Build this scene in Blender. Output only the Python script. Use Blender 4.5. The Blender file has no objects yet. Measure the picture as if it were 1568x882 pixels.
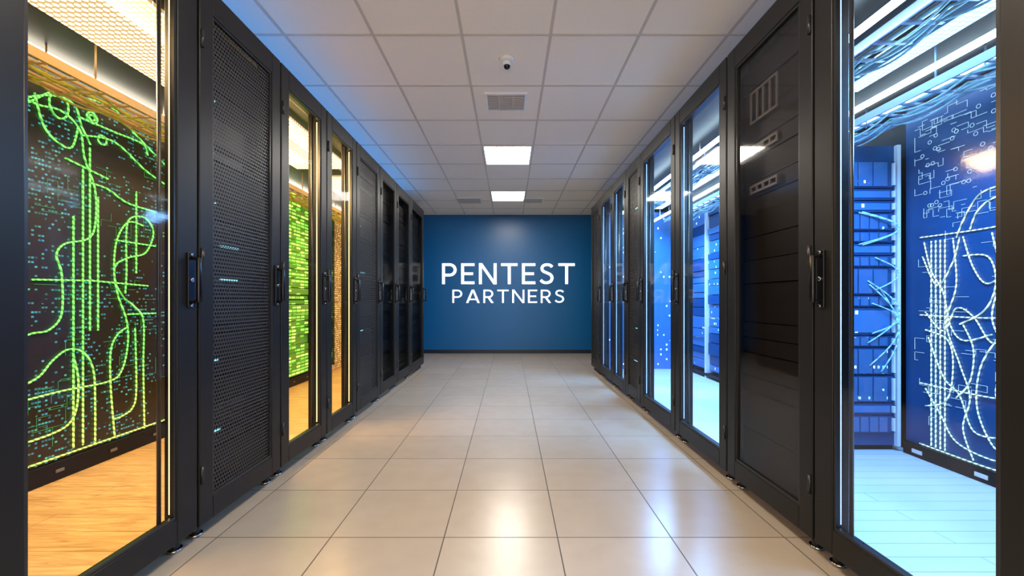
import bpy, bmesh, math, random
from mathutils import Vector
random.seed(7)
S = bpy.context.scene
S.view_settings.view_transform = 'Standard'
S.view_settings.exposure = 0.12

# ---------------------------------------------------------------- materials
def new_mat(name):
    m = bpy.data.materials.new(name); m.use_nodes = True
    nt = m.node_tree
    return m, nt, nt.nodes, nt.links, nt.nodes['Principled BSDF']

def no_sampling(m):
    try: m.cycles.emission_sampling = 'NONE'
    except Exception: pass
    return m

def plain(name, col, rough=0.5, metal=0.0, emis=None, es=0.0, noise=0.0, nscale=30.0, spec=0.5):
    m, nt, N, L, b = new_mat(name)
    b.inputs['Base Color'].default_value = (*col, 1)
    b.inputs['Roughness'].default_value = rough
    b.inputs['Metallic'].default_value = metal
    b.inputs['Specular IOR Level'].default_value = spec
    if emis:
        b.inputs['Emission Color'].default_value = (*emis, 1)
        b.inputs['Emission Strength'].default_value = es
        if es < 2: no_sampling(m)
    if noise > 0:
        tc = N.new('ShaderNodeTexCoord'); n = N.new('ShaderNodeTexNoise')
        n.inputs['Scale'].default_value = nscale; n.inputs['Detail'].default_value = 5
        L.new(tc.outputs['Object'], n.inputs['Vector'])
        mx = N.new('ShaderNodeMix'); mx.data_type = 'RGBA'
        mx.inputs[6].default_value = (*[c*(1-noise) for c in col], 1)
        mx.inputs[7].default_value = (*[min(1, c*(1+noise)) for c in col], 1)
        L.new(n.outputs['Fac'], mx.inputs[0]); L.new(mx.outputs[2], b.inputs['Base Color'])
    return m

def math_node(N, L, op, a, b=None, c=None):
    n = N.new('ShaderNodeMath'); n.operation = op
    for i, v in enumerate((a, b, c)):
        if v is None: continue
        if isinstance(v, (int, float)): n.inputs[i].default_value = v
        else: L.new(v, n.inputs[i])
    return n.outputs[0]

def led_mat(name, base, colA, colB, su, sv, thr, strength, dutyu=0.6, dutyv=0.4, rough=0.4, back=0.0, clus=1.2):
    """equipment front with a grid of small indicator lamps"""
    m, nt, N, L, b = new_mat(name)
    b.inputs['Base Color'].default_value = (*base, 1); b.inputs['Roughness'].default_value = rough
    tc = N.new('ShaderNodeTexCoord'); sp = N.new('ShaderNodeSeparateXYZ')
    L.new(tc.outputs['Object'], sp.inputs[0])
    u = math_node(N, L, 'MULTIPLY', math_node(N, L, 'ADD', sp.outputs[0], sp.outputs[1]), su)
    v = math_node(N, L, 'MULTIPLY', sp.outputs[2], sv)
    fu = math_node(N, L, 'FLOOR', u); fv = math_node(N, L, 'FLOOR', v)
    cb = N.new('ShaderNodeCombineXYZ'); L.new(fu, cb.inputs[0]); L.new(fv, cb.inputs[1])
    wn = N.new('ShaderNodeTexWhiteNoise'); wn.noise_dimensions = '2D'; L.new(cb.outputs[0], wn.inputs['Vector'])
    nz = N.new('ShaderNodeTexNoise'); nz.inputs['Scale'].default_value = 3.0
    L.new(tc.outputs['Object'], nz.inputs['Vector'])
    th = math_node(N, L, 'ADD', wn.outputs['Value'], math_node(N, L, 'MULTIPLY', math_node(N, L, 'SUBTRACT', nz.outputs['Fac'], 0.5), clus))
    on = math_node(N, L, 'GREATER_THAN', th, thr)
    mu = math_node(N, L, 'LESS_THAN', math_node(N, L, 'FRACT', u), dutyu)
    mv = math_node(N, L, 'LESS_THAN', math_node(N, L, 'FRACT', v), dutyv)
    mask = math_node(N, L, 'MULTIPLY', on, math_node(N, L, 'MULTIPLY', mu, mv))
    sc = N.new('ShaderNodeSeparateColor'); L.new(wn.outputs['Color'], sc.inputs[0])
    mx = N.new('ShaderNodeMix'); mx.data_type = 'RGBA'
    mx.inputs[6].default_value = (*colA, 1); mx.inputs[7].default_value = (*colB, 1)
    L.new(sc.outputs[1], mx.inputs[0]); L.new(mx.outputs[2], b.inputs['Emission Color'])
    st = math_node(N, L, 'ADD', math_node(N, L, 'MULTIPLY', math_node(N, L, 'MULTIPLY', mask, strength), math_node(N, L, 'ADD', sc.outputs[2], 0.3)), back)
    L.new(st, b.inputs['Emission Strength'])
    return no_sampling(m)

def glass_mat(name, tint, refl=0.02, fres=0.25):
    m = bpy.data.materials.new(name); m.use_nodes = True
    nt = m.node_tree; N = nt.nodes; L = nt.links; N.clear()
    out = N.new('ShaderNodeOutputMaterial'); t = N.new('ShaderNodeBsdfTransparent'); g = N.new('ShaderNodeBsdfGlossy')
    t.inputs[0].default_value = (*tint, 1); g.inputs['Roughness'].default_value = 0.06
    g.inputs[0].default_value = (1, 1, 1, 1)
    lw = N.new('ShaderNodeLayerWeight'); lw.inputs[0].default_value = 0.3
    f = math_node(N, L, 'ADD', math_node(N, L, 'MULTIPLY', lw.outputs['Fresnel'], fres), refl)
    mix = N.new('ShaderNodeMixShader'); L.new(f, mix.inputs[0]); L.new(t.outputs[0], mix.inputs[1]); L.new(g.outputs[0], mix.inputs[2])
    L.new(mix.outputs[0], out.inputs[0]); return m

def perf_mat(name, col, pitch=0.019, hole=0.38):
    """perforated sheet : round holes are transparent"""
    m, nt, N, L, b = new_mat(name)
    b.inputs['Base Color'].default_value = (*col, 1); b.inputs['Roughness'].default_value = 0.45; b.inputs['Metallic'].default_value = 0.1
    tc = N.new('ShaderNodeTexCoord'); sp = N.new('ShaderNodeSeparateXYZ'); L.new(tc.outputs['Object'], sp.inputs[0])
    u = math_node(N, L, 'DIVIDE', math_node(N, L, 'ADD', sp.outputs[1], 5.0), pitch)
    v = math_node(N, L, 'DIVIDE', sp.outputs[2], pitch)
    row = math_node(N, L, 'MULTIPLY', math_node(N, L, 'MODULO', math_node(N, L, 'FLOOR', v), 2.0), 0.5)
    fu = math_node(N, L, 'SUBTRACT', math_node(N, L, 'FRACT', math_node(N, L, 'ADD', u, row)), 0.5)
    fv = math_node(N, L, 'SUBTRACT', math_node(N, L, 'FRACT', v), 0.5)
    d = math_node(N, L, 'SQRT', math_node(N, L, 'ADD', math_node(N, L, 'MULTIPLY', fu, fu), math_node(N, L, 'MULTIPLY', fv, fv)))
    L.new(math_node(N, L, 'GREATER_THAN', d, hole), b.inputs['Alpha'])
    return m

M = {}
M['frame'] = plain('rack_steel_black', (0.0085, 0.0082, 0.0085), 0.40, 0.0, noise=0.15, nscale=8, spec=.28)
M['frame2'] = plain('rack_steel_edge', (0.016, 0.016, 0.017), 0.3, 0.1)
M['handle'] = plain('handle_black', (0.004, 0.004, 0.005), 0.22, 0.1)
M['chrome'] = plain('lock_chrome', (0.6, 0.6, 0.62), 0.2, 1.0)
M['glass'] = glass_mat('door_glass', (0.98, 0.985, 0.985), 0.010, 0.06)
M['smoke'] = glass_mat('door_smoked_glass', (0.66, 0.63, 0.60), 0.010, 0.07)
M['perf'] = perf_mat('perforated_steel', (0.042, 0.038, 0.035))
M['dark'] = plain('equipment_dark', (0.004, 0.004, 0.0045), 0.5, spec=.22)
M['unit'] = plain('equipment_charcoal', (0.013, 0.011, 0.010), 0.45, spec=.25)
M['grey'] = plain('equipment_grey', (0.16, 0.15, 0.14), 0.4, 0.1)
M['white'] = plain('white_paint', (0.8, 0.8, 0.8), 0.5)
M['ledblue'] = led_mat('equipment_blue_leds', (0.005, 0.006, 0.007), (0.05, 0.25, .45), (0.1, 0.45, .45), 45, 22, 1.15, 0.7)
M['cyan'] = plain('cyan_led', (0.1, 0.4, 0.5), 0.4, emis=(0.25, 0.75, 0.9), es=1.3)

def tile_mat():
    m, nt, N, L, b = new_mat('porcelain_floor_tiles')
    tc = N.new('ShaderNodeTexCoord'); mp = N.new('ShaderNodeMapping')
    mp.inputs['Location'].default_value = (0.303+0.5265*20, -1.97+0.49*20, 0)
    L.new(tc.outputs['Object'], mp.inputs[0])
    br = N.new('ShaderNodeTexBrick'); br.offset = 0; br.squash = 1
    br.inputs['Scale'].default_value = 1; br.inputs['Brick Width'].default_value = 0.5265; br.inputs['Row Height'].default_value = 0.49
    br.inputs['Mortar Size'].default_value = 0.0028; br.inputs['Mortar Smooth'].default_value = 0.1
    br.inputs['Color1'].default_value = (0.385, 0.325, 0.26, 1); br.inputs['Color2'].default_value = (0.42, 0.355, 0.285, 1)
    br.inputs['Mortar'].default_value = (0.04, 0.034, 0.03, 1)
    L.new(mp.outputs[0], br.inputs[0])
    n = N.new('ShaderNodeTexNoise'); n.inputs['Scale'].default_value = 7; n.inputs['Detail'].default_value = 6
    L.new(tc.outputs['Object'], n.inputs[0])
    mx = N.new('ShaderNodeMix'); mx.data_type = 'RGBA'; mx.blend_type = 'MULTIPLY'; mx.inputs[0].default_value = 1
    cr = N.new('ShaderNodeValToRGB'); cr.color_ramp.elements[0].color = (0.94, 0.93, 0.92, 1); cr.color_ramp.elements[0].position = .3; cr.color_ramp.elements[1].position = .7
    L.new(n.outputs['Fac'], cr.inputs[0]); L.new(br.outputs[0], mx.inputs[6]); L.new(cr.outputs[0], mx.inputs[7])
    L.new(mx.outputs[2], b.inputs['Base Color'])
    L.new(math_node(N, L, 'ADD', .25, math_node(N, L, 'MULTIPLY', br.outputs['Fac'], 0.5)), b.inputs['Roughness'])
    b.inputs['Specular IOR Level'].default_value = 0.65
    return m
M['tiles'] = tile_mat()

def plank_mat(name, c1, c2, gap, width, length, rough=0.35, grain=True):
    m, nt, N, L, b = new_mat(name)
    tc = N.new('ShaderNodeTexCoord'); mp = N.new('ShaderNodeMapping'); mp.inputs['Location'].default_value = (10, 10, 0)
    L.new(tc.outputs['Object'], mp.inputs[0])
    br = N.new('ShaderNodeTexBrick'); br.offset = 0.37; br.inputs['Scale'].default_value = 1
    br.inputs['Brick Width'].default_value = length; br.inputs['Row Height'].default_value = width
    br.inputs['Mortar Size'].default_value = 0.0018
    br.inputs['Color1'].default_value = (*c1, 1); br.inputs['Color2'].default_value = (*c2, 1); br.inputs['Mortar'].default_value = (*gap, 1)
    L.new(mp.outputs[0], br.inputs[0])
    n = N.new('ShaderNodeTexNoise'); n.inputs['Scale'].default_value = 4; n.inputs['Detail'].default_value = 8; n.inputs['Distortion'].default_value = 1.5
    m2 = N.new('ShaderNodeMapping'); m2.inputs['Scale'].default_value = (1.0, 9, 1); L.new(tc.outputs['Object'], m2.inputs[0]); L.new(m2.outputs[0], n.inputs[0])
    cr = N.new('ShaderNodeValToRGB'); k = 0.6 if grain else 0.95
    cr.color_ramp.elements[0].color = (k, k*.92, k*.8, 1); cr.color_ramp.elements[0].position = 0.3; cr.color_ramp.elements[1].position = 0.65
    if not grain: cr.color_ramp.elements[0].color = (k, k, k, 1)
    L.new(n.outputs['Fac'], cr.inputs[0])
    mx = N.new('ShaderNodeMix'); mx.data_type = 'RGBA'; mx.blend_type = 'MULTIPLY'; mx.inputs[0].default_value = 1
    L.new(br.outputs[0], mx.inputs[6]); L.new(cr.outputs[0], mx.inputs[7]); L.new(mx.outputs[2], b.inputs['Base Color'])
    b.inputs['Roughness'].default_value = rough
    return m
M['wood'] = plank_mat('oak_laminate', (0.74, 0.47, 0.2), (0.8, 0.53, 0.25), (0.4, 0.22, 0.08), 0.16, 1.1)
M['bluefloor'] = plank_mat('pale_vinyl_planks', (0.62, 0.70, 0.80), (0.68, 0.75, 0.84), (0.2, 0.3, 0.45), 0.1, 3.0, grain=False)

M['ceiling'] = plain('mineral_fibre_tile', (0.87, 0.79, 0.69), 0.85, noise=0.04, nscale=90)
M['grid'] = plain('ceiling_t_bar', (0.56, 0.51, 0.45), 0.5)
M['wallpaint'] = plain('wall_blue_paint', (0.001, 0.11, 0.32), 0.34, noise=0.04, nscale=3, spec=.4)
M['wallgrey'] = plain('wall_grey_paint', (0.4, 0.4, 0.42), 0.7, noise=0.03, nscale=4)
M['skirt'] = plain('baseboard_navy', (0.004, 0.015, 0.035), 0.4)
M['sign'] = plain('sign_white_acrylic', (0.9, 0.9, 0.9), 0.4, emis=(1, 1, 1), es=0.75)  # glow put into the material so the letters look brighter white
M['panel_light'] = plain('luminaire_diffuser', (1, 1, 1), 0.5, emis=(1.0, 0.93, 0.82), es=40.0)
M['hall_light'] = plain('luminaire_diffuser_bright', (1, 1, 1), 0.5, emis=(1.0, 0.88, 0.72), es=28.0)
M['bluestrip'] = plain('blue_led_strip', (0.1, 0.2, 0.5), 0.5, emis=(0.12, 0.38, 1.0), es=13)
M['bluestrip2'] = plain('blue_led_strip_dim', (0.1, 0.2, 0.5), 0.5, emis=(0.45, 0.6, 1.0), es=3)
M['warmtube'] = plain('warm_tube', (1, 1, 1), 0.5, emis=(1.0, 0.9, 0.7), es=9)
M['cooltube'] = plain('cool_tube', (1, 1, 1), 0.5, emis=(0.6, 0.85, 1.0), es=14)
M['warmstrip'] = no_sampling(plain('warm_edge_strip', (1, 1, 1), 0.5, emis=(1.0, 0.66, 0.15), es=2.5))
M['coolstrip'] = no_sampling(plain('cool_edge_strip', (1, 1, 1), 0.5, emis=(0.1, 0.35, 1.0), es=1.6))
M['orange_metal'] = plain('galvanised_tray', (0.85, 0.58, 0.28), 0.4, 0.1)
M['blue_metal'] = plain('blue_painted_tray', (0.35, 0.5, 0.7), 0.4, 0.3)
M['yellow_cable'] = plain('yellow_cable', (0.75, 0.75, 0.08), 0.45)
M['cyan_cable'] = plain('cyan_cable', (0.45, 0.85, 0.95), 0.45)
M['navy'] = plain('panel_navy', (0.008, 0.06, 0.20), 0.4, noise=0.3, nscale=5)
M['post_blue'] = plain('white_post', (0.7, 0.82, 0.95), 0.4)
M['goldwall'] = led_mat('gold_perforated_panel', (0.45, 0.28, 0.08), (1, 0.6, 0.15), (1, 0.8, 0.4), 30, 30, 0.35, 1.2, 0.5, 0.5, back=0.08)
M['greenled'] = led_mat('green_server_leds', (0.05, 0.25, 0.03), (0.2, 0.9, 0.05), (0.75, 1, 0.15), 9, 24, 0.3, 1.6, 0.85, 0.55, back=0.16)
M['circuitboard'] = led_mat('dark_display_panel', (0.018, 0.014, 0.008), (0.02, 0.3, 0.5), (0.08, 0.55, 0.3), 55, 38, 0.80, 0.9, 0.75, 0.4, clus=1.8)
M['blueboard'] = led_mat('blue_equipment_panel', (0.015, 0.15, 0.46), (0.3, 0.75, 1), (0.75, 0.97, 1), 22, 13, 0.92, 3.2, 0.45, 0.35, back=0.04)
M['bluebay'] = led_mat('blue_drive_bays', (0.02, 0.12, 0.36), (0.2, 0.65, 1), (0.8, 1, 1), 30, 18, 0.90, 3.4, 0.4, 0.35, back=0.03)

def dots_emit(name, col, es, pitch=0.035, base=(0.8, 0.6, 0.3)):
    m, nt, N, L, b = new_mat(name)
    b.inputs['Base Color'].default_value = (*base, 1); b.inputs['Roughness'].default_value = 0.4
    tc = N.new('ShaderNodeTexCoord'); sp = N.new('ShaderNodeSeparateXYZ'); L.new(tc.outputs['Object'], sp.inputs[0])
    fu = math_node(N, L, 'SUBTRACT', math_node(N, L, 'FRACT', math_node(N, L, 'DIVIDE', sp.outputs[0], pitch)), 0.5)
    fv = math_node(N, L, 'SUBTRACT', math_node(N, L, 'FRACT', math_node(N, L, 'DIVIDE', sp.outputs[1], pitch)), 0.5)
    d = math_node(N, L, 'SQRT', math_node(N, L, 'ADD', math_node(N, L, 'MULTIPLY', fu, fu), math_node(N, L, 'MULTIPLY', fv, fv)))
    k = math_node(N, L, 'MULTIPLY', math_node(N, L, 'LESS_THAN', d, 0.36), es)
    b.inputs['Emission Color'].default_value = (*col, 1); L.new(math_node(N, L, 'ADD', k, es*0.12), b.inputs['Emission Strength'])
    return m
M['warmroof'] = dots_emit('warm_perforated_luminaire', (1.0, 0.74, 0.38), 4.0)
M['coolroof'] = dots_emit('cool_perforated_luminaire', (0.45, 0.75, 1.0), 8, base=(0.3, 0.5, 0.8))

def trace_mat(name, lo, hi, zmid, es, pitch=30):
    m, nt, N, L, b = new_mat(name)
    tc = N.new('ShaderNodeTexCoord'); sp = N.new('ShaderNodeSeparateXYZ'); L.new(tc.outputs['Object'], sp.inputs[0])
    mr = N.new('ShaderNodeMapRange'); mr.inputs[1].default_value = zmid-0.35; mr.inputs[2].default_value = zmid+0.35
    L.new(sp.outputs[2], mr.inputs[0])
    mx = N.new('ShaderNodeMix'); mx.data_type = 'RGBA'; mx.inputs[6].default_value = (*lo, 1); mx.inputs[7].default_value = (*hi, 1)
    L.new(mr.outputs[0], mx.inputs[0]); L.new(mx.outputs[2], b.inputs['Emission Color'])
    b.inputs['Base Color'].default_value = (.05, .1, .05, 1)
    fr = math_node(N, L, 'FRACT', math_node(N, L, 'MULTIPLY', math_node(N, L, 'ADD', sp.outputs[1], sp.outputs[2]), pitch))
    L.new(math_node(N, L, 'ADD', math_node(N, L, 'MULTIPLY', math_node(N, L, 'GREATER_THAN', fr, 0.45), es*0.75), es*0.25), b.inputs['Emission Strength'])
    return no_sampling(m)
M['green'] = trace_mat('neon_green_trace', (0.9, 0.9, 0.15), (0.2, 1.0, 0.12), 0.4, 2.0)
M['whitetrace'] = trace_mat('neon_white_trace', (0.55, 0.95, 1.0), (0.7, 0.97, 0.9), 0.9, 2.0)
M['whitefine'] = plain('fine_white_trace', (.1, .2, .3), .5, emis=(.55, .85, 1.0), es=.85)
M['greenfine'] = plain('fine_green_trace', (.02, .1, .02), .5, emis=(.08, .55, .12), es=.45)

# ---------------------------------------------------------------- mesh builder
class MB:
    def __init__(s, *mats): s.bm = bmesh.new(); s.mats = list(mats)
    def mi(s, key):
        if key not in s.mats: s.mats.append(key)
        return s.mats.index(key)
    def box(s, x0, x1, y0, y1, z0, z1, key):
        x0, x1 = min(x0, x1), max(x0, x1); y0, y1 = min(y0, y1), max(y0, y1); z0, z1 = min(z0, z1), max(z0, z1)
        v = [s.bm.verts.new(p) for p in ((x0,y0,z0),(x1,y0,z0),(x1,y1,z0),(x0,y1,z0),(x0,y0,z1),(x1,y0,z1),(x1,y1,z1),(x0,y1,z1))]
        for f in ((3,2,1,0),(4,5,6,7),(0,1,5,4),(1,2,6,5),(2,3,7,6),(3,0,4,7)):
            s.bm.faces.new([v[i] for i in f]).material_index = s.mi(key)
    def cyl(s, a, b, r, key, seg=14, r2=None):
        a = Vector(a); b = Vector(b); d = (b-a).normalized(); r2 = r if r2 is None else r2
        t = Vector((0,0,1)) if abs(d.z) < .9 else Vector((1,0,0)); u = d.cross(t).normalized(); w = d.cross(u)
        A = []; B = []
        for i in range(seg):
            q = 2*math.pi*i/seg; o = u*math.cos(q)+w*math.sin(q)
            A.append(s.bm.verts.new(a+o*r)); B.append(s.bm.verts.new(b+o*r2))
        for i in range(seg):
            f = s.bm.faces.new((A[i], A[(i+1) % seg], B[(i+1) % seg], B[i])); f.material_index = s.mi(key); f.smooth = True
        s.bm.faces.new(A[::-1]).material_index = s.mi(key); s.bm.faces.new(B).material_index = s.mi(key)
    def quad(s, pts, key):
        s.bm.faces.new([s.bm.verts.new(p) for p in pts]).material_index = s.mi(key)
    def done(s, name, parent=None, bevel=0.0, recalc=True):
        if recalc: bmesh.ops.recalc_face_normals(s.bm, faces=s.bm.faces[:])
        me = bpy.data.meshes.new(name); s.bm.to_mesh(me); s.bm.free()
        for k in s.mats: me.materials.append(M[k])
        o = bpy.data.objects.new(name, me); S.collection.objects.link(o)
        if bevel:
            md = o.modifiers.new('bevel', 'BEVEL'); md.width = bevel; md.segments = 2; md.limit_method = 'ANGLE'
        if parent: o.parent = parent; o.location = -parent.location
        return o
def empty(name, loc):
    e = bpy.data.objects.new(name, None); e.location = Vector(loc); e.empty_display_size = 0.2; S.collection.objects.link(e); return e

# ---------------------------------------------------------------- room (no front wall: left open so added world light fills the corridor)
CEIL = 2.88; WX = 2.98; YB = 8.83; YF = -1.5
b = MB(); b.box(-WX, WX, YF, YB, -0.1, 0, 'tiles'); b.done('floor')
b = MB(); b.box(-WX, WX, YF, YB, CEIL, CEIL+0.1, 'ceiling'); b.done('ceiling')
b = MB(); b.box(-WX-0.1, WX+0.1, YB, YB+0.1, -0.1, CEIL+0.1, 'wallpaint'); b.done('wall_back')
b = MB(); b.box(-WX-0.1, -WX, YF, YB, -0.1, CEIL+0.1, 'wallgrey'); b.done('wall_left')
b = MB(); b.box(WX, WX+0.1, YF, YB, -0.1, CEIL+0.1, 'wallgrey'); b.done('wall_right')
b = MB(); b.box(-WX, WX, YB-0.018, YB, 0, 0.075, 'skirt'); b.done('baseboard_back', bevel=0.004)

GX0 = -0.318; GP = 0.594; RY0 = 2.84; RP = 0.672
b = MB()
xs = [GX0+GP*k for k in range(-4, 6) if abs(GX0+GP*k) < WX]
ys = [RY0+RP*k for k in range(-8, 9) if YF < RY0+RP*k < YB]
for x in xs: b.box(x-0.009, x+0.009, YF, YB, CEIL-0.006, CEIL, 'grid')
for y in ys: b.box(-WX, WX, y-0.009, y+0.009, CEIL-0.0055, CEIL, 'grid')
b.done('trim_ceiling_grid')

def luminaire(col, row, key):
    x0 = GX0+GP*col; y0 = RY0+RP*row
    e = empty('ceiling_light_panel', (x0+GP/2, y0+RP/2, CEIL-0.01))
    b = MB(); i = 0.018
    X0, X1, Y0, Y1 = x0+.010, x0+GP-.010, y0+.010, y0+RP-.010
    b.box(X0, X1, Y0, Y0+i, CEIL-.016, CEIL, 'white'); b.box(X0, X1, Y1-i, Y1, CEIL-.016, CEIL, 'white')
    b.box(X0, X0+i, Y0+i, Y1-i, CEIL-.016, CEIL, 'white'); b.box(X1-i, X1, Y0+i, Y1-i, CEIL-.016, CEIL, 'white')
    b.done('housing', e, 0.003)
    b = MB(); b.box(X0+i, X1-i, Y0+i, Y1-i, CEIL-.012, CEIL-.002, key); b.done('diffuser', e)
luminaire(0, 3, 'panel_light'); luminaire(0, 6, 'panel_light')
luminaire(0, -2, 'hall_light'); luminaire(0, -4, 'hall_light')

def vent(xc, yc, w, d):
    e = empty('ceiling_air_vent', (xc, yc, CEIL-.01)); b = MB(); t = .022
    b.box(xc-w/2, xc+w/2, yc-d/2, yc-d/2+t, CEIL-.014, CEIL, 'white'); b.box(xc-w/2, xc+w/2, yc+d/2-t, yc+d/2, CEIL-.014, CEIL, 'white')
    b.box(xc-w/2, xc-w/2+t, yc-d/2+t, yc+d/2-t, CEIL-.014, CEIL, 'white'); b.box(xc+w/2-t, xc+w/2, yc-d/2+t, yc+d/2-t, CEIL-.014, CEIL, 'white')
    b.box(xc-w/2+t, xc+w/2-t, yc-d/2+t, yc+d/2-t, CEIL-.003, CEIL-.001, 'grey')
    b.done('grille_frame', e, .002); b = MB(); n = 9
    for i in range(n):
        y = yc-d/2+t+(d-2*t)*(i+.5)/n
        b.box(xc-w/2+t, xc+w/2-t, y-.008, y+.008, CEIL-.012, CEIL-.004, 'grid')
    for x in (xc-w/6, xc+w/6): b.box(x-.004, x+.004, yc-d/2+t, yc+d/2-t, CEIL-.013, CEIL-.009, 'grid')
    b.done('slats', e)
vent(-0.03, 3.80, 0.37, 0.34); vent(-0.72, 7.55, 0.46, 0.42); vent(0.42, 7.55, 0.36, 0.34)

e = empty('dome_security_camera', (-0.018, 3.13, CEIL-.03))
b = MB(); b.cyl((-.018, 3.13, CEIL), (-.018, 3.13, CEIL-.022), .06, 'white', 32, .052)
b.cyl((-.018, 3.13, CEIL-.022), (-.018, 3.13, CEIL-.05), .036, 'white', 24, .03); b.done('base', e)
b = MB(); bmesh.ops.create_uvsphere(b.bm, u_segments=20, v_segments=12, radius=.024)
for v in b.bm.verts: v.co += Vector((-.018, 3.13, CEIL-.052))
for f in b.bm.faces: f.smooth = True
b.mats = ['handle']; b.done('lens_dome', e)

# ---------------------------------------------------------------- wall sign lettering
def strip(pts, w):
    n = len(pts); L_ = []; R_ = []
    for i in range(n):
        p = Vector(pts[i]); a = Vector(pts[max(0, i-1)]); c = Vector(pts[min(n-1, i+1)])
        d1 = (p-a).normalized() if i > 0 else (c-p).normalized(); d2 = (c-p).normalized() if i < n-1 else d1
        t = (d1+d2).normalized(); nn = Vector((-t.y, t.x)); k = 1/max(.4, nn.dot(Vector((-d1.y, d1.x))))
        L_.append(p+nn*w/2*k); R_.append(p-nn*w/2*k)
    return [(L_[i], R_[i], R_[i+1], L_[i+1]) for i in range(n-1)]
def catmull(P, n=8):
    out = []
    for i in range(len(P)-1):
        p0 = P[max(0, i-1)]; p1 = P[i]; p2 = P[i+1]; p3 = P[min(len(P)-1, i+2)]
        for j in range(n):
            t = j/n
            out.append(tuple(0.5*((2*p1[k])+(-p0[k]+p2[k])*t+(2*p0[k]-5*p1[k]+4*p2[k]-p3[k])*t*t+(-p0[k]+3*p1[k]-3*p2[k]+p3[k])*t**3) for k in range(len(p1))))
    out.append(tuple(P[-1])); return out
W = .132
def rect(x0, x1, y0, y1): return [(Vector((x0, y1)), Vector((x0, y0)), Vector((x1, y0)), Vector((x1, y1)))]
def bowl():
    c = (.34, 1-W/2-.25); r = .25
    pts = [(W, 1-W/2)]+[(c[0]+r*math.sin(a), c[1]+r*math.cos(a)) for a in [math.pi*i/16 for i in range(17)]]+[(W, c[1]-r)]
    return strip(pts, W)
def glyph(ch):
    if ch == 'P': return .66, rect(0, W, 0, 1)+bowl()
    if ch == 'R': return .68, rect(0, W, 0, 1)+bowl()+[(Vector((.27, .40)), Vector((.52, 0)), Vector((.68, 0)), Vector((.43, .40)))]
    if ch == 'E': return .6, rect(0, W, 0, 1)+rect(W, .6, 0, W)+rect(W, .54, .5-W/2, .5+W/2)+rect(W, .6, 1-W, 1)
    if ch == 'T': return .74, rect(0, .74, 1-W, 1)+rect(.37-W/2, .37+W/2, 0, 1-W)
    if ch == 'N': return .8, rect(0, W, 0, 1)+rect(.8-W, .8, 0, 1)+[(Vector((0, 1)), Vector((.8-W*1.15, 0)), Vector((.8, 0)), Vector((W*1.15, 1)))]
    if ch == 'A': return .9, [(Vector((.37, 1)), Vector((0, 0)), Vector((.15, 0)), Vector((.46, .86))), (Vector((.44, .86)), Vector((.75, 0)), Vector((.9, 0)), Vector((.53, 1))), (Vector((.37, 1)), Vector((.45, .82)), Vector((.45, .82)), Vector((.53, 1)))]+rect(.2, .7, .22, .22+W*.9)
    if ch == 'S':
        P = [(.56, .82), (.47, .905), (.33, .933), (.17, .89), (.10, .76), (.15, .63), (.32, .54), (.49, .45), (.555, .29), (.48, .13), (.31, .067), (.15, .10), (.04, .20)]
        return .64, strip(catmull(P, 5), W)
def word(txt, xc, zc, width, h, gap, name, parent):
    tot = sum(glyph(c)[0] for c in txt)+gap*(len(txt)-1); sx = width/tot; x = xc-width/2; b = MB('sign')
    y0 = YB-.012; y1 = YB-.0005
    for ch in txt:
        w, qs = glyph(ch)
        for q in qs:
            pts = []
            for p in q:
                v = (x+p.x*sx, zc-h/2+p.y*h)
                if not pts or (abs(v[0]-pts[-1][0])+abs(v[1]-pts[-1][1])) > 1e-6: pts.append(v)
            F = [b.bm.verts.new((p[0], y0, p[1])) for p in pts]; B = [b.bm.verts.new((p[0], y1, p[1])) for p in pts]
            b.bm.faces.new(F); b.bm.faces.new(B[::-1])
            for i in range(len(pts)): b.bm.faces.new((F[i], B[i], B[(i+1) % len(pts)], F[(i+1) % len(pts)]))
        x += (w+gap)*sx
    b.done(name, parent)
e = empty('company_wall_sign', (-.02, YB-.01, 1.45))
word('PENTEST', -.02, 1.655, 2.76, .435, .2, 'top_line', e)
W = .115
word('PARTNERS', -.02, 1.185, 2.33, .275, .24, 'bottom_line', e)

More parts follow.
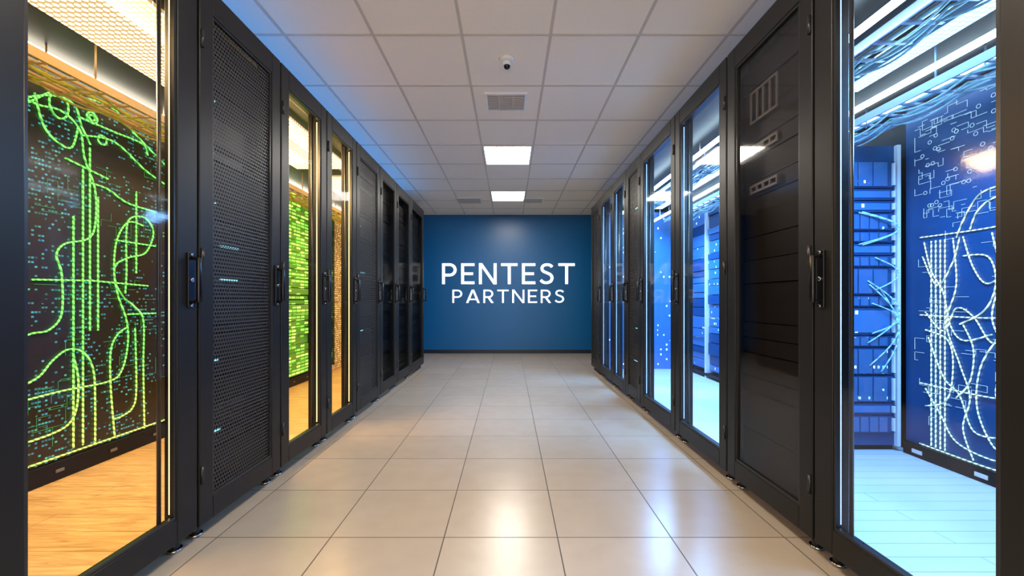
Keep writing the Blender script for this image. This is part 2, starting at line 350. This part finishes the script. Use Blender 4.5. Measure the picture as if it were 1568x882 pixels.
# ---------------------------------------------------------------- racks
TOP = 2.58; GT = 2.455; GB = .17
def rack(s, F, y0, y1, kind, handle=True, stile=.1):
    X = lambda d: s*(F+d)
    e = empty('server_rack', (X(.06), (y0+y1)/2, 0))
    y0 += .0015; y1 -= .0015
    b = MB('frame')
    b.box(X(.03), X(.13), y0, y0+.03, .05, TOP, 'frame'); b.box(X(.03), X(.13), y1-.03, y1, .05, TOP, 'frame')
    b.box(X(.03), X(.13), y0+.03, y1-.03, TOP-.07, TOP, 'frame'); b.box(X(.03), X(.13), y0+.03, y1-.03, .05, .12, 'frame')
    b.done('cabinet_frame', e, .003)
    b = MB('handle')
    b.box(X(.07), X(.12), y0+.01, y1-.01, .02, .05, 'handle')
    for y in (y0+.06, y1-.06):
        b.cyl((X(.06), y, 0), (X(.06), y, .05), .02, 'frame2'); b.cyl((X(.06), y, 0), (X(.06), y, .012), .03, 'chrome')
    b.done('plinth_and_feet', e)
    b = MB('frame'); a = y0+.005; c = y1-.005; st = stile
    b.box(X(0), X(.028), a, a+st, .065, TOP-.006, 'frame'); b.box(X(0), X(.028), c-st, c, .065, TOP-.006, 'frame')
    b.box(X(0), X(.028), a+st, c-st, GT, TOP-.006, 'frame'); b.box(X(0), X(.028), a+st, c-st, .065, GB, 'frame')
    b.done('door_leaf', e, .004)
    b = MB('frame2'); t = .012; ia = a+st; ic = c-st
    b.box(X(.006), X(.024), ia, ia+t, GB, GT, 'frame2'); b.box(X(.006), X(.024), ic-t, ic, GB, GT, 'frame2')
    b.box(X(.006), X(.024), ia+t, ic-t, GT-t, GT, 'frame2'); b.box(X(.006), X(.024), ia+t, ic-t, GB, GB+t, 'frame2')
    for z in (.3, 1.3, 2.3): b.cyl((X(-.004), a+.012, z-.04), (X(-.004), a+.012, z+.04), .008, 'frame2', 10)
    b.done('door_gasket_and_hinges', e)
    key = {'glass': 'glass', 'mesh': 'perf', 'smoke': 'smoke', 'darkglass': 'smoke'}[kind]
    b = MB(key); x = X(.016); b.quad([(x, ia, GB), (x, ic, GB), (x, ic, GT), (x, ia, GT)], key)
    b.done('door_infill', e)
    if handle:
        b = MB('handle'); yh = y1-.052; zh = 1.19; hh = .12
        b.box(X(-.010), X(0), yh-.019, yh+.019, zh-hh, zh+hh, 'handle')
        b.cyl((X(-.010), yh, zh+hh-.02), (X(-.042), yh, zh+hh-.03), .008, 'handle'); b.cyl((X(-.010), yh, zh-hh+.02), (X(-.042), yh, zh-hh+.03), .008, 'handle')
        b.cyl((X(-.042), yh, zh-hh+.022), (X(-.042), yh, zh+hh-.022), .0115, 'handle')
        b.cyl((X(-.010), yh, zh+hh-.008), (X(-.014), yh, zh+hh-.008), .006, 'chrome'); b.cyl((X(-.010), yh, zh-hh+.008), (X(-.014), yh, zh-hh+.008), .006, 'chrome')
        b.cyl((X(-.010), yh, zh+.0), (X(-.016), yh, zh+.0), .009, 'chrome')
        b.done('swing_handle', e, .002)
    if kind != 'glass':
        b = MB('dark'); b.box(X(.115), X(.125), y0+.032, y1-.032, .122, TOP-.072, 'dark')
        z = .14; i = 0; body = 'unit' if kind == 'smoke' else 'dark'
        while z < TOP-.16:
            h = random.choice((.044, .044, .088, .132)) if kind != 'smoke' else random.choice((.088, .132, .22))
            if z+h > TOP-.09: break
            kk = 'ledblue' if (random.random() < .4 and kind != 'smoke') else body
            b.box(X(.07+random.random()*.015), X(.114), y0+.045, y1-.045, z+.003, z+h-.003, kk)
            if kind == 'smoke' and z > 1.45 and i % 2 == 0:
                yq = (y0+y1)/2-.02
                b.box(X(.060), X(.068), yq, y1-.14, z+.02, z+.032, 'grey'); b.box(X(.060), X(.068), yq, y1-.14, z+h-.032, z+h-.02, 'grey')
                for q in range(5):
                    yy = yq+q*(y1-.14-yq-.01)/4; b.box(X(.060), X(.068), yy, yy+.01, z+.032, z+h-.032, 'grey')
            z += h; i += 1
        if kind == 'mesh':
            for z in (.45, .8, 1.03, 1.2, 1.37, 1.58, 1.82, 2.08, 2.27):
                L0 = random.uniform(.06, .14); ys_ = y0+.1+random.choice((0, 0, .12))
                b.box(X(.045), X(.055), ys_, ys_+L0, z, z+.009, 'cyan')
        b.done('rack_units', e)
    else:
        b = MB('frame2'); b.cyl((X(.055), ic-.03, .14), (X(.055), ic-.03, 2.5), .008, 'frame2'); b.box(X(.03), X(.08), ic-.06, ic+.01, .13, .15, 'frame2')
        b.done('door_stay_rod', e)
        k = 'warmstrip' if s < 0 else 'coolstrip'
        b = MB(k); b.box(X(.032), X(.037), ic-.002, ic+.003, GB+.02, GT-.02, k)
        b.done('edge_led_strip', e)

FL, FR = 1.41, 1.31
LB = [-1.2, -.42, .36, 1.115, 1.925, 2.62, 3.28, 3.92, 4.64, 5.32, 6.08, 7.0]
LK = ['mesh', 'mesh', 'mesh', 'glass', 'mesh', 'glass', 'glass', 'mesh', 'darkglass', 'darkglass', 'darkglass']
RB = [-1.2, -.45, .3, 1.03, 1.83, 2.56, 3.36, 4.25, 4.78, 5.42, 6.15, 6.8]
RK = ['mesh', 'mesh', 'mesh', 'glass', 'smoke', 'glass', 'glass', 'mesh', 'glass', 'glass', 'mesh']
for i, k in enumerate(LK): rack(-1, FL, LB[i], LB[i+1], k, stile=.115 if i == 3 else .09)
for i, k in enumerate(RK): rack(1, FR, RB[i], RB[i+1], k, handle=(i not in (4, 10)), stile=.1 if i == 3 else .085)

# ---------------------------------------------------------------- enclosure behind the doors
def enclosure(s, F, y0, y1, XB, floor_key, fname):
    e = empty('rack_aisle_enclosure', (s*(F+XB)/2, (y0+y1)/2, 0))
    b = MB('frame'); b.box(s*(F+.132), s*(XB+.1), y0, y1, 2.545, TOP, 'frame'); b.done('roof', e)
    b = MB('frame'); b.box(s*(F+.132), s*(XB+.1), y1-.03, y1, 0, 2.544, 'frame'); b.box(s*(F+.132), s*(XB+.1), y0, y0+.03, 0, 2.544, 'frame'); b.done('end_panels', e)
    b = MB('dark'); b.box(s*(XB+.06), s*(XB+.1), y0+.031, y1-.031, 0, 2.544, 'dark'); b.done('rear_panel', e)
    b = MB(floor_key); b.box(s*(F+.135), s*(XB+.059), y0+.031, y1-.031, 0, .012, floor_key); b.done(fname)
XL, XR = 2.75, 2.85
enclosure(-1, FL, -1.2, 7.0, XL, 'wood', 'wood_laminate_floor')
enclosure(1, FR, -1.2, 6.8, XR, 'bluefloor', 'vinyl_plank_floor')

for s, F, y1, k in ((-1, FL, 7.0, 'bluestrip'), (1, FR, 6.8, 'bluestrip2')):
    b = MB(k); b.box(s*(F+.30), s*(F+.33), -1.1, y1-.1, TOP, TOP+.015, k); b.done('led_strip_light')

XP = -XL
b = MB('circuitboard'); b.box(XP, XP-.04, 1.3, 4.95, .13, 2.5, 'circuitboard')
b.done('dark_circuit_display')
b = MB('handle'); b.box(XP+.02, XP-.05, 1.3, 6.45, .013, .125, 'dark')
for y in [1.5+.35*i for i in range(14)]: b.box(XP+.02, XP+.028, y, y+.05, .06, .08, 'grey')
b.done('display_plinth', bevel=.004)
e = empty('green_lit_server_stack', (XP, 5.7, 0)); b = MB('greenled')
b.box(XP+.0, XP-.04, 4.97, 6.45, .13, 2.49, 'dark'); z = .15
while z < 2.35:
    h = random.choice((.06, .09, .12))
    for j in range(2): b.box(XP+.05+random.random()*.03, XP, 5.0+j*.72, 5.0+j*.72+.68, z+.005, z+h-.008, 'greenled')
    z += h
b.done('server_units', e)
b = MB('frame2')
for y in (4.97, 5.69, 6.41): b.box(XP+.10, XP, y, y+.03, .13, 2.49, 'frame2')
b.done('posts', e)
b = MB('goldwall'); b.box(XP, XP-.04, 6.47, 6.94, .013, 2.49, 'goldwall'); b.box(XP+.01, -FL-.15, 6.95, 6.965, .013, 2.49, 'goldwall'); b.done('gold_perforated_panel')
b = MB('warmtube'); b.box(XP+.03, XP+.07, 1.3, 6.9, 2.50, 2.544, 'warmtube'); b.done('warm_tube_light')
for a, c in ((1.3, 2.9), (3.2, 4.6), (4.9, 6.8)):
    b = MB('warmroof'); b.box(-2.30, -1.72, a, c, 2.525, 2.544, 'warmroof'); b.done('perforated_ceiling_luminaire')
def tray(name, xc, z, w, y0, y1, key, cab):
    b = MB(key)
    for x in (xc-w/2, xc+w/2): b.box(x-.006, x+.006, y0, y1, z, z+.05, key)
    y = y0+.05
    while y < y1: b.box(xc-w/2, xc+w/2, y, y+.02, z+.005, z+.017, key); y += .16
    y = y0+.3
    while y < y1:
        for x in (xc-w/2, xc+w/2): b.cyl((x, y, z+.05), (x, y, 2.545), .005, key, 8)
        y += .8
    for j in range(4):
        xx = xc-w/2+.04+j*(w-.08)/3; b.cyl((xx, y0, z+.027), (xx, y1, z+.027), .010, cab if j % 2 else ('handle' if key == 'blue_metal' else key), 8)
    # cable loops drooping between the rungs
    for j in range(3):
        xx = xc-w/2+.05+j*(w-.1)/2; y = y0+.1*j
        while y < y1-.5:
            P = [(xx, y+.48*q/8, z+.004-.05*math.sin(math.pi*q/8)) for q in range(9)]
            for q in range(8): b.cyl(P[q], P[q+1], .006, cab, 6)
            y += .48
    b.done(name)
tray('cable_tray', -2.48, 2.30, .28, 1.3, 6.8, 'orange_metal', 'yellow_cable')
tray('cable_tray', 2.55, 2.31, .28, 1.3, 6.6, 'blue_metal', 'cyan_cable')
tray('cable_tray', 1.95, 2.40, .22, 1.3, 6.6, 'blue_metal', 'cyan_cable')

def curves(name, splines, r, key, plane_x):
    cu = bpy.data.curves.new(name, 'CURVE'); cu.dimensions = '3D'; cu.bevel_depth = r; cu.bevel_resolution = 1
    for P, smooth in splines:
        Q = catmull(P, 8) if smooth else P
        sp = cu.splines.new('POLY'); sp.points.add(len(Q)-1)
        for i, q in enumerate(Q): sp.points[i].co = (plane_x, q[0], q[1], 1)
    cu.materials.append(M[key]); o = bpy.data.objects.new(name, cu); S.collection.objects.link(o); return o
def ring(c, ry, rz, n=28): return [(c[0]+ry*math.cos(2*math.pi*i/n), c[1]+rz*math.sin(2*math.pi*i/n)) for i in range(n+1)]
G = []
def g(P, sm=True): G.append((P, sm))
g([(2.34,.88),(2.44,.91),(2.53,.925),(2.60,1.02),(2.60,1.26),(2.57,1.375),(2.62,1.45),(2.76,1.50),(2.81,1.6),(2.81,1.83),(2.74,2.02),(2.71,2.19),(2.6,2.26),(2.47,2.24),(2.36,2.25)])
g([(2.36,2.17),(2.44,2.25),(2.57,2.37),(2.7,2.40),(2.93,2.43),(3.11,2.32),(3.4,2.17)])
g([(2.36,2.20),(2.45,2.28),(2.58,2.34),(2.68,2.33),(2.72,2.22),(2.78,2.12)])
g([(2.45,2.30),(2.5,2.13),(2.58,2.06),(2.66,2.06),(2.70,2.2)])
g([(2.7,2.27),(2.95,2.27),(3.17,2.27),(3.22,2.2)]); g([(2.72,2.16),(2.95,2.2),(3.2,2.08),(3.4,2.02)])
g(ring((2.585,2.29),.055,.08), False); g(ring((2.79,2.30),.035,.035), False); g(ring((2.79,2.30),.018,.018), False); g(ring((2.86,2.18),.03,.03), False)
for y, a, c in ((2.67,1.63,.17),(2.73,1.95,.17),(2.775,2.1,.9),(2.83,1.79,.9)): g([(y,a),(y,c)], False)
g([(2.40,.62),(2.48,.66),(2.55,.74),(2.64,.795),(2.74,.76),(2.80,.63),(2.81,.4),(2.81,.155)])
g([(2.36,.53),(2.6,.545),(2.9,.545),(3.0,.60),(3.05,.78),(3.04,.96),(2.97,1.15),(2.95,1.33),(3.05,1.405),(3.20,1.46),(3.27,1.62),(3.2,1.72),(3.08,1.70),(3.04,1.6),(3.04,1.3),(3.03,1.15)])
g([(2.95,.147),(2.92,.5),(2.92,.75),(2.97,.86),(3.05,.91)])
g([(3.19,.14),(3.18,.6),(3.18,.95),(3.10,1.06),(3.02,1.12),(2.95,1.25),(2.96,1.5),(3.05,1.66),(3.18,1.66)])
g([(3.11,.9),(3.12,.45),(3.09,.32),(3.0,.28),(2.95,.28)])
g([(2.38,.29),(2.54,.30),(2.64,.33),(2.69,.42),(2.70,.6),(2.67,.75)])
g([(2.44,1.22),(2.79,1.23),(3.22,1.21)], False); g([(2.77,1.87),(2.9,1.86),(3.05,1.8),(3.3,1.785)])
g([(2.62,1.98),(2.9,1.93)], False); g([(2.95,1.52),(3.32,1.52)], False); g([(3.05,1.0),(3.32,1.0)], False); g([(3.12,1.9),(3.12,1.3)], False)
g([(2.34,.15),(3.5,.15)], False)
curves('neon_circuit_artwork', G, .0052, 'green', XP+.008)
G = []
for _ in range(60):
    y = random.uniform(2.3, 3.4); z = random.uniform(.3, 2.3); P = [(y, z)]
    for q in range(random.randint(1, 4)):
        if q % 2: z += random.choice((-1, 1))*random.uniform(.03, .12)
        else: y += random.choice((-1, 1))*random.uniform(.03, .14)
        y = min(3.5, max(2.2, y)); z = min(2.45, max(.2, z)); P.append((y, z))
    g(P, False)
curves('circuit_diagram_lines', G, .0013, 'greenfine', XP+.003)

XQ = XR
b = MB('navy'); b.box(XQ, XQ+.04, 1.3, 3.05, .1, 2.5, 'navy'); b.box(XQ-.03, XQ+.04, 1.3, 3.04, .013, .1, 'dark')
for y in (1.6, 2.05, 2.5, 2.9): b.box(XQ-.036, XQ-.03, y, y+.07, .04, .065, 'white')
b.done('navy_circuit_display')
G = []
for z in (1.535, 1.0, .53, .11): g([(2.3,z+.01),(2.55,z-.005),(2.94,z)], True)
for y in (2.86, 2.83, 2.80, 2.77): g([(y,1.50),(y,.12)], False)
g([(2.70,1.50),(2.66,1.60),(2.59,1.72),(2.52,1.76),(2.38,1.77)]); g([(2.62,1.54),(2.58,1.64),(2.5,1.70),(2.38,1.71)])
g([(2.66,1.38),(2.52,1.36),(2.48,1.2),(2.54,1.04),(2.68,.95)]); g([(2.90,.9),(2.75,.84),(2.72,.66),(2.76,.45),(2.9,.38)])
g([(2.46,.9),(2.56,.7),(2.58,.45),(2.50,.25),(2.4,.2)]); g([(2.66,.95),(2.6,.8),(2.62,.6),(2.7,.48)])
g([(2.92,1.4),(2.82,1.2),(2.72,1.35),(2.68,1.5)]); g([(2.9,1.02),(2.78,.9),(2.70,1.05),(2.6,1.0),(2.5,.85),(2.4,.92)])
g([(2.72,1.5),(2.70,1.2),(2.76,.95),(2.68,.7),(2.62,.5),(2.66,.3),(2.6,.12)]); g([(2.9,.5),(2.8,.35),(2.7,.2),(2.5,.16),(2.35,.2)])
g([(2.5,1.5),(2.46,1.25),(2.5,1.0),(2.44,.8),(2.48,.55),(2.4,.4)]); g([(2.66,1.5),(2.6,1.3),(2.52,1.2),(2.4,1.3)])
g([(2.4,.55),(2.35,.3),(2.42,.12)]); g([(2.2,1.5),(2.25,1.0),(2.2,.4)])
g([(2.91,1.5),(2.86,1.3),(2.78,1.15),(2.74,.95),(2.66,.85),(2.5,.9)]); g([(2.88,.85),(2.78,.6),(2.68,.5),(2.6,.3),(2.45,.3)])
curves('neon_circuit_artwork', G, .0038, 'whitetrace', XQ-.008)
G = []
for _ in range(210):
    y = random.uniform(2.0, 2.96); z = random.uniform(1.62, 2.42) if _ % 3 else random.uniform(.2, 1.5); P = [(y, z)]
    for q in range(random.randint(1, 4)):
        if q % 2: z += random.choice((-1, 1))*random.uniform(.02, .06)
        else: y += random.choice((-1, 1))*random.uniform(.02, .09)
        y = min(2.98, max(1.4, y)); z = min(2.47, max(.16, z)); P.append((y, z))
    g(P, False)
for _ in range(40): g(ring((random.uniform(2.2, 2.95), random.uniform(1.65, 2.35)), .012, .012, 10), False)
curves('circuit_diagram_lines', G, .0013, 'whitefine', XQ-.004)
def bluestack(name, y0, y1, n):
    e = empty(name, (XQ, (y0+y1)/2, 0)); b = MB('blueboard'); w = (y1-y0)/n
    b.box(XQ+.01, XQ+.05, y0, y1, .013, 2.5, 'navy')
    for j in range(n):
        z = .12
        while z < 2.4:
            h = random.choice((.088, .132, .176)); b.box(XQ-.04-random.random()*.03, XQ+.009, y0+j*w+.035, y0+(j+1)*w-.035, z+.005, z+h-.006, random.choice(('blueboard', 'blueboard', 'navy'))); z += h
    b.done('server_units', e)
    b = MB('post_blue')
    for j in range(n+1): b.box(XQ-.09, XQ+.008, y0+j*w-.018 if j else y0, y0+j*w+.018 if j < n else y1, .013, 2.5, 'post_blue')
    b.box(XQ-.09, XQ-.0, y0+.02, y1-.02, .04, .08, 'dark')
    b.done('rack_posts', e)
bluestack('blue_lit_server_stack', 3.75, 6.73, 4)
e = empty('network_cabinet', (2.45, 3.35, 0)); b = MB('navy')
b.box(2.1, 2.82, 3.08, 3.7, .05, 2.22, 'navy'); z = .14
while z < 2.05:
    h = random.choice((.088, .132, .2)); typ = random.random()
    if z+h > 2.2: break
    b.box(2.14, 2.78, 3.062, 3.08, z+.004, z+h-.004, 'navy')
    if typ < .65:
        n = 8 if h < .15 else 5
        for q in range(n):
            xx = 2.19+q*.54/n
            b.box(xx, xx+.54/n-.010, 3.052, 3.062, z+.014, z+h-.014, 'bluebay')
    else: b.box(2.18, 2.74, 3.056, 3.062, z+.02, z+h-.02, 'blueboard')
    for xx in (2.15, 2.755): b.box(xx, xx+.014, 3.042, 3.062, z+.02, z+h-.02, 'post_blue')
    z += h
b.box(2.12, 2.8, 3.1, 3.68, .013, .05, 'dark'); b.done('cabinet_body', e, .002)
b = MB('post_blue'); b.box(2.79, 2.815, 3.052, 3.08, .05, 2.22, 'post_blue'); b.box(2.1, 2.125, 3.052, 3.08, .05, 2.22, 'post_blue'); b.done('corner_posts', e)
b = MB('cyan_cable')
for k in range(7):
    za = random.uniform(.5, 1.9); zb = max(.2, za-random.uniform(.2, .6)); xa = random.uniform(2.5, 2.72)
    P = [(xa+(2.77-xa)*math.sin(math.pi*q/12)*1.0, 3.046-.03*math.sin(math.pi*q/12), za+(zb-za)*q/12) for q in range(13)]
    for q in range(12): b.cyl(P[q], P[q+1], .0045, 'cyan_cable', 6)
b.done('patch_cables', e)
b = MB('blueboard'); b.box(1.5, 2.75, 6.74, 6.768, .013, 2.5, 'blueboard'); b.done('blue_equipment_wall')
for x, z, zt in ((2.2, 2.30, 2.524), (1.75, 2.44, 2.545), (2.735, 2.46, 2.545)):
    b = MB('cooltube'); b.box(x-.018, x+.018, 1.3, 6.7, z, z+.02, 'cooltube')
    for y in (1.7, 3.9, 6.2): b.cyl((x, y, z+.02), (x, y, zt), .004, 'white', 8)
    b.done('cool_tube_light')
for a, c in ((1.3, 2.9), (3.8, 6.6)):
    b = MB('coolroof'); b.box(2.10, 2.38, a, c, 2.525, 2.544, 'coolroof'); b.done('perforated_ceiling_luminaire')

# ---------------------------------------------------------------- lights
def area(name, loc, sx, sy, power, col, rot=(0, 0, 0)):
    l = bpy.data.lights.new(name, 'AREA'); l.shape = 'RECTANGLE'; l.size = sx; l.size_y = sy; l.energy = power; l.color = col
    o = bpy.data.objects.new(name, l); o.location = loc; o.rotation_euler = rot; S.collection.objects.link(o)
for y in (1.9, 3.7, 5.6):
    area('warm_cabinet_lamp', (-2.0, y, 2.48), .3, 1.2, 72, (1.0, .62, .26), (0, -.55, 0))
    area('cool_cabinet_lamp', (2.2, y, 2.28), .3, 1.2, 105, (.20, .50, 1.0), (0, .35, 0))
w = bpy.data.worlds.new('World'); S.world = w; w.use_nodes = True
w.node_tree.nodes['Background'].inputs[0].default_value = (1.0, .87, .71, 1); w.node_tree.nodes['Background'].inputs[1].default_value = 2.75  # warm world fill, added to brighten ceiling and floor through the open end

cam = bpy.data.cameras.new('camera'); co = bpy.data.objects.new('camera', cam); S.collection.objects.link(co)
co.location = (0, 0, 1.1); co.rotation_euler = (math.radians(90), 0, 0)
cam.sensor_width = 36; cam.lens = 36*650/1568; cam.shift_y = 19/1568; cam.shift_x = 4/1568; cam.clip_start = .02
S.camera = co
